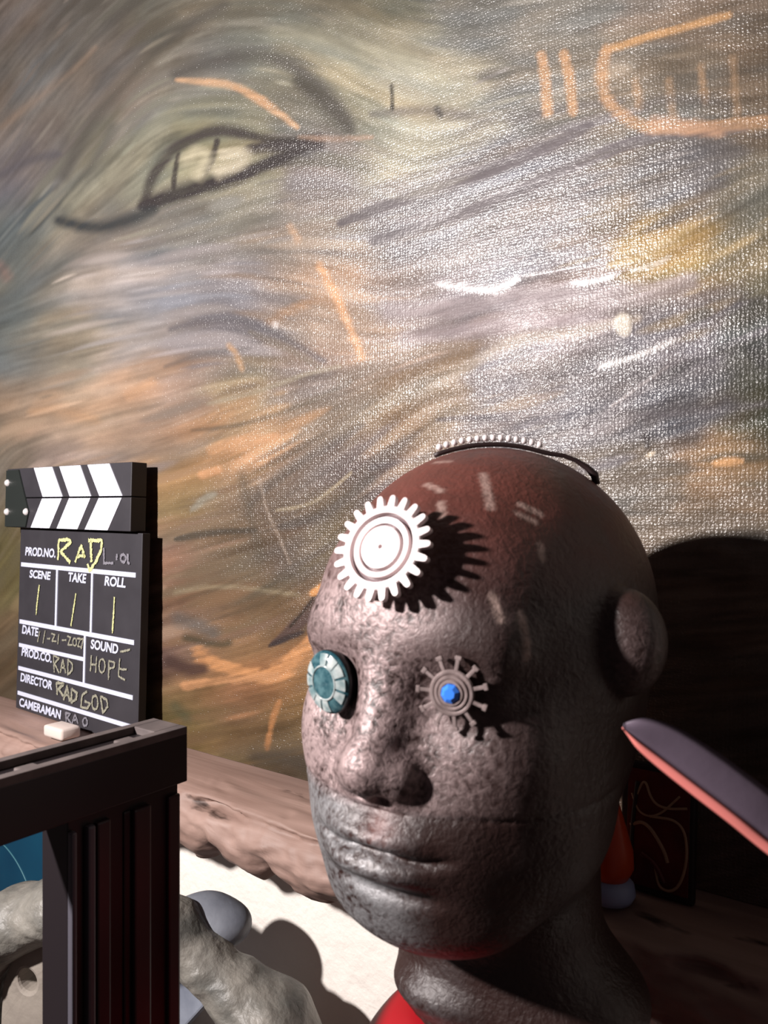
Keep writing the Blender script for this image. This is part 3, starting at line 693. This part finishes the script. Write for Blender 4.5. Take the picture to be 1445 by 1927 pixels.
m_pewter = mat('dull_pewter', L4(150, 134, 132), .5, .3, bump=(500, .2, .0005), var=(160, L4(110, 96, 94), 3, .2))
m_groove = mat('dark_groove', L4(74, 54, 58), .6, .3)
# big forehead gear: a toothed disc standing off the forehead on a short post
def gear_teeth(mb, r0, r1, n, w0, w1, h, M, knob=False):
    for k in range(n):
        a = 2*math.pi*k/n; R = M @ Matrix.Rotation(a, 4, 'Z')
        pts = [(r0-.002, -w0/2), (r1-w1*.5, -w1/2), (r1-w1*.15, -w1*.38), (r1, -w1*.15), (r1, w1*.15), (r1-w1*.15, w1*.38), (r1-w1*.5, w1/2), (r0-.002, w0/2)]
        A = [mb.bm.verts.new(R @ Vector((u, v, 0))) for u, v in pts]; B = [mb.bm.verts.new(R @ Vector((u, v, h))) for u, v in pts]
        mb.bm.faces.new(A[::-1]); mb.bm.faces.new(B)
        for i in range(len(pts)): mb.bm.faces.new((A[i], A[(i+1) % 8], B[(i+1) % 8], B[i]))
gp, gn = on_face(.002, .064)
gdir = Vector((-.06, 1, .38)).normalized()
GM = frame_at(gp+gdir*.0085, gdir, .1) @ Matrix.Scale(1.06, 4)
mb = MB(); mb.lathe([(0, 0), (.0182, 0), (.0187, .0008), (.0187, .0026), (.0182, .0030), (.0156, .0030), (.0153, .0004), (.0137, .0004), (.0134, .0030), (.0110, .0026), (.0108, .0008), (.0098, .0008), (.0094, .0032), (.0011, .0034), (.0010, .0014), (0, .0014)], 64, GM)
gear_teeth(mb, .0187, .0236, 22, .0038, .0027, .0028, GM)
fg = mb.build('forehead_gear', m_silver, head, False); fg['label'] = 'bright silver toothed gear with concentric rings'
mb = MB(); mb.tube([gp-gdir*.004, gp+gdir*.0088], .004, 12); mb.build('gear_post', m_groove, head)
mb = MB(); mb.lathe([(.0152, .0007), (.0138, .0007)], 64, GM); mb.lathe([(.0107, .0011), (.0099, .0011)], 64, GM); mb.build('ring_groove', m_groove, fg)
# near eye: pinwheel cog with a blue gem
cp, cn = on_face(.035, .006)
cdir = Vector((-.25, 1, .05)).normalized()
CM = frame_at(cp+cdir*.0065, cdir, .25)
mb = MB(); mb.lathe([(0, -.004), (.0085, -.004), (.0098, 0), (.0100, .0012), (.0094, .0018), (.0084, .0018), (.0078, .0014), (.0072, .0024), (.0064, .0024), (.0058, .0020), (.0052, .0030), (.0044, .0030), (.0040, .0022), (0, .0022)], 48, CM)
for k in range(11):
    R = CM @ Matrix.Rotation(2*math.pi*k/11, 4, 'Z'); mb.box((.009, -.0008, -.0002), (.0158, .0008, .0013), .0002, R)
    mb.box((.0145, -.0014, -.0002), (.0162, .0014, .0015), .0002, R)
cg = mb.build('eye_gear', m_pewter, head, False); cg['label'] = 'grey pinwheel gear eye with thin spokes'
m_blue = mat('blue_gem_glass', L4(60, 130, 240), .2, 0, coat=1)
m_blue.node_tree.nodes['Principled BSDF'].inputs['Specular IOR Level'].default_value = .9
mb = MB(); mb.lathe([(.0044, .0022), (.0042, .0034), (.0024, .0048), (0, .0048)], 8, CM); gm = mb.build('blue_gem', m_blue, cg); gm['label'] = 'faceted blue gem'
# far eye: glass cabochon with a clock-dial pattern of teal and white wedges
ep, en = on_face(-.029, .003)
edir = Vector((.06, 1, .0)).normalized()
EM = frame_at(ep+edir*.008, edir, .3)
m_teal = mat('teal_glass', L4(30, 66, 76), .12, 0, coat=.6, var=(260, L4(78, 110, 116), 3, .15))
m_pale = mat('pale_glass', L4(186, 190, 188), .12, 0, coat=.6, var=(170, L4(92, 120, 124), 3, .2))
m_cup = mat('dark_cup', L4(22, 22, 26), .4, .4)
SC = Matrix.Diagonal((.96, 1.08, 1, 1)); EM2 = EM @ SC
mb = MB(); mb.lathe([(0, -.010), (.011, -.010), (.0132, -.002), (.0140, 0), (.0140, .0018), (.0132, .0026), (0, .0026)], 48, EM2); cup = mb.build('eye_cup', m_cup, head, True)
cup['label'] = 'round glass eye with a teal dial of pale wedges'
mb = MB(); mb.lathe([(.0138, .0022), (.0128, .0034), (.0098, .0046), (.0070, .0052), (.0040, .0056), (0, .0058)], 60, EM2); dl = mb.build('glass_dial', m_teal, cup, True)
bm = bmesh.new()
for k in range(12):
    if k in (3, 9): continue
    a0 = 2*math.pi*k/12+.06; a1 = a0+2*math.pi/12*(.80 if k % 3 else .90); g = []
    for (r, h) in ((.0078, .00515), (.0102, .0046), (.0128, .0036)):
        g.append([bm.verts.new(EM2 @ Vector((r*math.cos(a), r*math.sin(a), h+.0002))) for a in np.linspace(a0, a1, 5)])
    for A, B in zip(g, g[1:]):
        for i in range(4): bm.faces.new((A[i], A[i+1], B[i+1], B[i]))
me = bpy.data.meshes.new('dial_wedges'); bm.to_mesh(me); bm.free(); link_mesh('dial_wedges', me, m_pale, dl, False)
mb = MB(); mb.lathe([(.0079, .0050), (.0077, .0056), (.0071, .0057), (.0069, .0052)], 48, EM2); mb.build('dial_ring', m_pale, dl, True)
# strip of beads over the crown, ending in a dark curl behind
def crown(x, y):
    h = bvh.ray_cast(hl(x, y, .4), Vector((0, 0, -1))); return h[0], h[1]
path = []
for k in range(22):
    t = k/21; c_, n_ = crown(-.022+.048*t, .016-.035*t); path.append(c_+Vector((0, 0, .0018)))
m_dark = mat('dark_leather', L4(40, 26, 26), .5, .1); m_bead = mat('pearly_bead', L4(238, 228, 228), .12, 0, coat=1)
bd_ = Vector((-(.809), -.588, 0)).normalized()      # on towards the back of the crown, design (+x, -y)
def crown_o(d, lift):
    c_, n_ = crown(.026+.809*d, -.019-.588*d); return c_+Vector((0, 0, lift))
curl = [crown_o(.005, .0025), crown_o(.012, .0045), crown_o(.019, .0055), crown_o(.025, .0055), crown_o(.029, .0045), crown_o(.030, .000)]
mb = MB(); mb.tube(path+curl, [.0014]*len(path)+[.0014, .0013, .0014, .0018, .0024, .0022], 8); strip = mb.build('beaded_strip', m_dark, head, True)
strip['label'] = 'dark strip with steel beads over the crown'
mb = MB(); mb.lathe([(0, .0024), (.0012, .0020), (.0019, .0008), (.0020, 0), (.0015, -.0010), (0, -.0015)], 10)
b0 = mb.build('bead', m_bead, strip, True); b0.location = path[1]+Vector((0, 0, .0032))
for k in np.linspace(2.4, 20.5, 13):
    c = b0.copy(); COL.objects.link(c); c.parent = strip; c.location = path[int(k)].lerp(path[min(int(k)+1, 21)], float(k)-int(k))+Vector((0, 0, .0032))

# red rounded stand carrying the neck
m_red = mat('red_satin', L4(150, 12, 24), .45, 0, bump=(18, .25, .004))
neck_foot = HEAD_O+Vector((.002, .010, 0))
mb = MB(); zt = HEAD_O.z-.190*HS-LEDGE_Z
n = 72; prof = [(.0, zt-.004), (.030, zt-.004), (.044, zt-.007), (.056, zt-.018), (.068, zt-.036), (.077, zt-.062), (.079, zt-.09), (.084, zt-.14), (.066, zt-.18), (.055, zt-.21), (.058, zt-.235), (.072, .004), (.074, 0), (0, 0)]
rings = []
mb.lathe(prof, n)
o = mb.build('red_vase', m_red, None, True); o.location = (neck_foot.x, neck_foot.y, LEDGE_Z+.0005)
sub = o.modifiers.new('s', 'SUBSURF'); sub.levels = 1; sub.render_levels = 2
tag(o, 'bulbous glossy red stand under the neck of the bronze head', 'stand')

# ------------------------------------------------------------------ grey plaster arch below the shelf
AP = Vector((-.205, .670, 0)); AK = 1.09; AZ = -.345
ATOP = -.352                                           # world height of the arch's local zero
def arch_sdf(X, Y, Z):                                 # X right, Y toward camera
    pts = [(-.158, -.275, .028), (-.156, -.070, .025), (-.146, -.037, .024), (-.110, -.005, .024), (-.064, .0125, .023), (-.019, .016, .021), (.026, .006, .0195), (.0586, -.0187, .0165), (.083, -.035, .020), (.1060, -.0575, .031), (.1100, -.080, .036), (.106, -.275, .036)]
    pts = [(a, b-.006, c) for a, b, c in pts]
    d = None
    for p, q in zip(pts, pts[1:]):
        c = caps(X, Y*.8, Z, (p[0], 0, p[1]), (q[0], 0, q[1]), p[2], q[2]); d = c if d is None else smin(d, c, .010)
    nz = .0007*np.sin(X*210+3*np.sin(Z*130))*np.sin(Z*190+2*np.sin(Y*160))+.0016*np.sin(X*75+1)*np.sin(Z*83+2)*np.cos(Y*70)
    return np.maximum(d+nz*np.clip((Y+.03)/.02, 0, 1), (LEDGE_Z-ATOP+.0005)/AK-Z)
PA, QA = surface_nets(arch_sdf, (-.215, -.08, -.278), (.16, .06, .04), .0024)
m_stone = mat('grey_plaster', L4(134, 130, 122), .5, .0, bump=(85, .7, .004), var=(30, L4(82, 82, 78), 8, .16))
PA = PA*AK; PA[:, 1] *= -1
o = mesh_obj('plaster_arch', PA, QA[:, ::-1], m_stone)
o.location = (AP.x, AP.y, ATOP); o.rotation_euler = (0, 0, math.radians(-14))
arch = o
def lump_sdf(X, Y, Z): return ell(X, Y, Z, (.042, -.030, -.008), (.036, .026, .020))+.0008*np.sin(X*120)*np.sin(Z*140)
PL, QL = surface_nets(lump_sdf, (.0, -.07, -.04), (.10, .0, .04), .002); PL = PL*AK; PL[:, 1] *= -1
lo = mesh_obj('smooth_lump', PL, QL[:, ::-1], mat('blue_grey_plaster', L4(96, 100, 110), .5, bump=(60, .3, .003), var=(25, L4(120, 124, 132), 4, .2)), o); lo['label'] = 'smooth blue grey lump at the back'
tag(o, 'lumpy grey plaster arch with a smooth blue grey lump, behind the black stand', 'sculpture')

# inside the arch: whitish piece with a round hole; slate shard
m_bone = mat('pale_bone', L4(150, 142, 132), .6, bump=(60, .4, .003), var=(30, L4(128, 120, 112), 4, .2))
mb = MB(); pts = []
outer = [(-.026, 0), (.030, 0), (.034, .10), (.032, .175), (.030, .212), (.020, .232), (-.004, .232), (-.012, .208), (-.022, .185), (-.026, .10)]
outer = [(a*1.1, b*1.1-.057 if b else 0) for a, b in outer]; hc = (.0077, .1586); hole = [(hc[0]+.010*math.cos(a), hc[1]+.010*math.sin(a)) for a in np.linspace(0, 2*math.pi, 20, endpoint=False)]
bm = bmesh.new()
def ringv(pp, y): return [bm.verts.new((p[0], y, p[1])) for p in pp]
oo = []
for a in np.linspace(0, 2*math.pi, 20, endpoint=False):   # resample the outline by angle round the hole
    dirv = Vector((math.cos(a), math.sin(a))); best = None
    for p, q in zip(outer, outer[1:]+outer[:1]):
        P0 = Vector(p)-Vector(hc); e = Vector(q)-Vector(p); den = dirv.x*e.y-dirv.y*e.x
        if abs(den) < 1e-9: continue
        t = (P0.x*e.y-P0.y*e.x)/den; u = (P0.x*dirv.y-P0.y*dirv.x)/den
        if t > 0 and -1e-6 <= u <= 1+1e-6: best = t if best is None else max(best, t)
    oo.append((hc[0]+dirv.x*best, hc[1]+dirv.y*best))
A, B, C_, D_ = ringv(oo, -.012), ringv(hole, -.016), ringv(hole, .012), ringv(oo, .012)
for i in range(20):
    j = (i+1) % 20
    for q, r in ((A, B), (B, C_), (C_, D_), (D_, A)): bm.faces.new((q[i], q[j], r[j], r[i]))
bmesh.ops.recalc_face_normals(bm, faces=bm.faces[:])
me = bpy.data.meshes.new('bone_piece'); bm.to_mesh(me); bm.free()
o = link_mesh('bone_piece', me, m_bone, None, False); o.location = (-.310, .705, LEDGE_Z+.0005); o.rotation_euler = (0, 0, math.radians(-20))
bv = o.modifiers.new('b', 'BEVEL'); bv.width = .003; bv.segments = 2
tag(o, 'pale bone-like piece with a round dark hole standing inside the grey arch', 'ornament')
m_slate = mat('blue_grey_slate', L4(84, 90, 104), .4, bump=(40, .3, .003), var=(22, L4(140, 146, 158), 4, .18))
mb = MB(); mb.prism([(-.095, 0), (-.068, 0), (-.050, .030), (.026, .119), (.048, .154), (.010, .195), (-.048, .195), (-.092, .08)], -.006, .006)
o = mb.build('slate_shard', m_slate); o.location = (-.188, .722, LEDGE_Z+.0005); o.rotation_euler = (math.radians(-6), 0, math.radians(-30))
bv = o.modifiers.new('b', 'BEVEL'); bv.width = .002; bv.segments = 2
tag(o, 'blue grey slate shard with pale streaks leaning inside the grey arch', 'ornament')

# blue plate on the wall under the shelf, far left
m_bluep = mat('teal_blue_glaze', L4(10, 52, 78), .35, coat=.2, var=(9, L4(16, 70, 94), 3, .2))
bp_o = empty('blue_panel', W(s_at(20, -.02), WALL_D+.001, -.535), (0, 0, WROT))
tag(bp_o, 'teal blue panel with fine pale arcs on the wall behind the grey arch', 'panel')
mb = MB(); mb.box((-.19, -.014, 0), (.115, 0, .235), .002); mb.build('panel_board', m_bluep, bp_o)
mb = MB(); mb.tube([(-.05+.11*math.sin(a), -.0142, .0+.098*math.cos(a)) for a in np.linspace(-.4, 1.2, 30)], .0007, 6); mb.build('pale_arc', mat('pale_teal_line', L4(70, 120, 130), .5), bp_o, True)

# ------------------------------------------------------------------ black stand in the left foreground
# local x runs from the wall end toward the viewer, local y = across, away from the camera side
bs = empty('black_stand', (-.111, .450, LEDGE_Z), (0, 0, math.atan2(ND.y, ND.x)))
tag(bs, 'tall black stand with a grooved top rail in the left foreground', 'stand')
m_blk = mat('black_gloss', L4(26, 21, 24), .42, 0, spec=.4)
m_top = mat('grey_rail_top', L4(96, 86, 84), .8, var=(60, L4(70, 62, 62), 4, .2))  # rail rim in a lighter grey than the black body
m_mar = mat('red_reflection_stripe', L4(38, 22, 27), .4); m_grn = mat('grey_reflection_stripe', L4(74, 72, 80), .45)  # reflections in the black post, painted as red and grey stripe colours
ztop = .445; W_ = .030                                 # top at world z -.125
# the long face toward the camera is local y = 0; the body extends to local +y or -y depending on the frame
sgn = 1 if Vector((-UD.x, -UD.y, 0)).dot(Matrix.Rotation(bs.rotation_euler.z, 3, 'Z') @ Vector((0, 1, 0))) > 0 else -1
def bxs(mb, x0, x1, y0, y1, z0, z1, bev=.0006): mb.box((x0, min(y0*sgn, y1*sgn), z0), (x1, max(y0*sgn, y1*sgn), z1), bev)
LB = .235
mb = MB()
bxs(mb, 0, LB, 0, W_, ztop-.031, ztop-.004)
mb.build('top_rail', m_blk, bs)
mb = MB()                                              # raised rim round a long groove
bxs(mb, 0, LB, 0, .006, ztop-.0045, ztop); bxs(mb, 0, LB, W_-.006, W_, ztop-.0045, ztop); bxs(mb, 0, .018, .006, W_-.006, ztop-.0045, ztop)
for x in (.030, .085, .150):
    bxs(mb, x, x+.010, .005, .012, ztop-.0045, ztop-.0005, .001)
mb.build('rail_rim', m_top, bs)
def post(x0, x1, nm='post'):
    mb = MB(); bxs(mb, x0, x1, .004, W_-.003, 0, ztop-.031); p = mb.build(nm, m_blk, bs)
    w = x1-x0
    for f0, f1, dy, mt in ((.0, .12, .0016, m_mar), (.30, .46, .0004, m_mar), (.46, .53, .003, m_blk), (.66, .78, .0012, m_mar), (.80, .865, .0002, m_grn), (.955, 1.0, .0000, m_grn)):
        mb = MB(); bxs(mb, x0+w*f0, x0+w*f1, dy, .0045, .001, ztop-.037, .0012); mb.build('moulding', mt, p, False)
post(.0035, .0715); post(LB-.045, LB, 'post')
mb = MB(); bxs(mb, .080, LB-.04, .004, W_-.003, .0, .030); mb.build('bottom_rail', m_blk, bs)

# ------------------------------------------------------------------ right side, in the head's shadow
m_card = mat('dark_red_lacquer', L4(110, 34, 28), .4, var=(50, L4(70, 22, 22), 3, .2)); m_cedge = mat('black_tile_edge', L4(34, 28, 26), .6)
m_cream = mat('cream_line', L4(170, 140, 110), .5)
sc0, sc1 = s_at(1160, .03), s_at(1300, .03)
ct = empty('painted_tile', W(sc0, .020, SHELF_Z+.0005), (math.radians(-5), 0, WROT))
tag(ct, 'small dark red painted tile with curling pale lines leaning on the painting', 'tile')
cw = sc1-sc0; ch = .078
mb = MB(); mb.box((0, -.006, 0), (cw, 0, ch), .0012); mb.build('tile_back', m_cedge, ct)
mb = MB(); mb.box((.004, -.0068, .004), (cw-.003, -.0058, ch-.004), .0003); fc = mb.build('tile_face', m_card, ct)
def curvy(pts, r, m):
    P = np.array(pts, float)
    for _ in range(3):
        Q = [P[0]]
        for p, q in zip(P, P[1:]): Q += [p*.75+q*.25, p*.25+q*.75]
        P = np.array(Q+[P[-1]])
    mb = MB(); mb.tube([(p[0]*cw, -.0068, p[1]*ch) for p in P], r, 6); mb.build('painted_line', m, fc, True)
curvy([(.2, .72), (.32, .9), (.42, .72), (.6, .68), (.9, .72)], .0008, m_cream); curvy([(.14, .50), (.35, .56), (.6, .38), (.66, .28)], .0012, m_cream)
curvy([(.4, .6), (.85, .62), (.93, .35), (.8, .08), (.55, .06), (.5, .22)], .0009, m_cream); curvy([(.22, .85), (.15, .4), (.2, .15)], .0014, m_cedge); curvy([(.3, .3), (.5, .25), (.62, .12)], .0018, m_card)
curvy([(.15, .75), (.25, .6), (.5, .6), (.8, .8)], .0007, m_cream)
# little orange and white figure next to the tile
fgx = W(s_at(1150, .042), .044, SHELF_Z+.0005)
fo = empty('orange_figurine', fgx); tag(fo, 'small rounded orange figurine with a pale base beside the dark red tile', 'figurine')
mb = MB(); mb.lathe([(0, 0), (.013, 0), (.015, .004), (.014, .010), (.010, .014), (0, .014)], 28); mb.build('figurine_base', mat('pale_blue_glaze', L4(150, 165, 200), .4), fo, True)
mb = MB(); mb.lathe([(0, .011), (.010, .012), (.014, .020), (.0135, .030), (.010, .042), (.006, .056), (.003, .064), (0, .067)], 28); mb.build('figurine_body', mat('orange_glaze', L4(200, 72, 34), .35), fo, True)

# pink-edged curved blade, near the camera at the right
BD = .345
def bw(px_, py_, d): return Vector(((px_-CX)/F*d, d, (HY-py_)/F*d))
axis = [bw(1172, 1366, .272), bw(1205, 1378, .271), bw(1250, 1403, .270), bw(1320, 1452, .268), bw(1400, 1512, .266), bw(1470, 1568, .265), bw(1600, 1668, .262)]
axis += [Vector((.180, .264, -.165)), Vector((.205, .280, -.28)), Vector((.215, .30, -.42)), Vector((.216, .31, LEDGE_Z+.004))]
half = [.0010, .0052, .0074, .0084, .0086, .0087, .0087, .0085, .008, .007, .0065]
def resample(A, n):
    A = np.array([(a,) if isinstance(a, float) else tuple(a) for a in A], float); t = np.linspace(0, len(A)-1, n); out = []
    for u in t:
        i = min(int(u), len(A)-2); f = u-i; p0 = A[max(i-1, 0)]; p1 = A[i]; p2 = A[i+1]; p3 = A[min(i+2, len(A)-1)]
        out.append(.5*((2*p1)+(-p0+p2)*f+(2*p0-5*p1+4*p2-p3)*f*f+(-p0+3*p1-3*p2+p3)*f**3))
    return np.array(out)
AX = resample(axis, 60); HW = resample([float(h) for h in half], 60)[:, 0]
m_bl = mat('purple_grey_blade', L4(92, 80, 94), .6, bump=(60, .3, .001)); m_pk = mat('pink_edge', L4(236, 138, 130), .5)
root = empty('curved_blade', (AX[-1][0], AX[-1][1], LEDGE_Z)); tag(root, 'curved purple grey blade with a pink edge rising at the right', 'blade')
def strip_mesh(f0, f1, thick, bulge, name, m):
    vs_, fs_ = [], []; K_ = 7; n = len(AX)
    for i in range(n):
        t = AX[min(i+1, n-1)]-AX[max(i-1, 0)]; t = Vector(t).normalized()
        view = Vector((.12, 1, 0)).normalized(); side = t.cross(view).normalized()
        if side.z < 0 and i < 40: side = -side
        if i and side.dot(prev) < 0: side = -side
        globals()['prev'] = side; nrm = side.cross(t).normalized()
        if nrm.y > 0: nrm = -nrm
        ring = []
        for k in range(K_):
            u = f0+(f1-f0)*k/(K_-1); e = math.sqrt(max(0, 1-abs(2*k/(K_-1)-1)**3))
            ring.append((u, e))
        loopv = [(u, e*thick/2+bulge*(1-u*u)) for u, e in ring]+[(u, -e*thick/2+bulge*(1-u*u)) for u, e in ring[::-1]]
        for u, w in loopv: vs_.append(Vector(AX[i])+side*u*HW[i]+nrm*w-Vector(root.location))
    M_ = 2*K_
    for i in range(n-1):
        for k in range(M_): fs_.append((i*M_+k, i*M_+(k+1) % M_, (i+1)*M_+(k+1) % M_, (i+1)*M_+k))
    fs_.append(tuple(range(M_))); fs_.append(tuple((n-1)*M_+k for k in reversed(range(M_))))
    return mesh_obj(name, vs_, fs_, m, root)
prev = Vector((0, 0, 1))
strip_mesh(-.62, 1, .0018, .0012, 'blade_face', m_bl); prev = Vector((0, 0, 1))
e_ = strip_mesh(-1, -.50, .0030, .0014, 'blade_edge', m_pk); e_['label'] = 'pink edge'
bpy.context.view_layer.update()
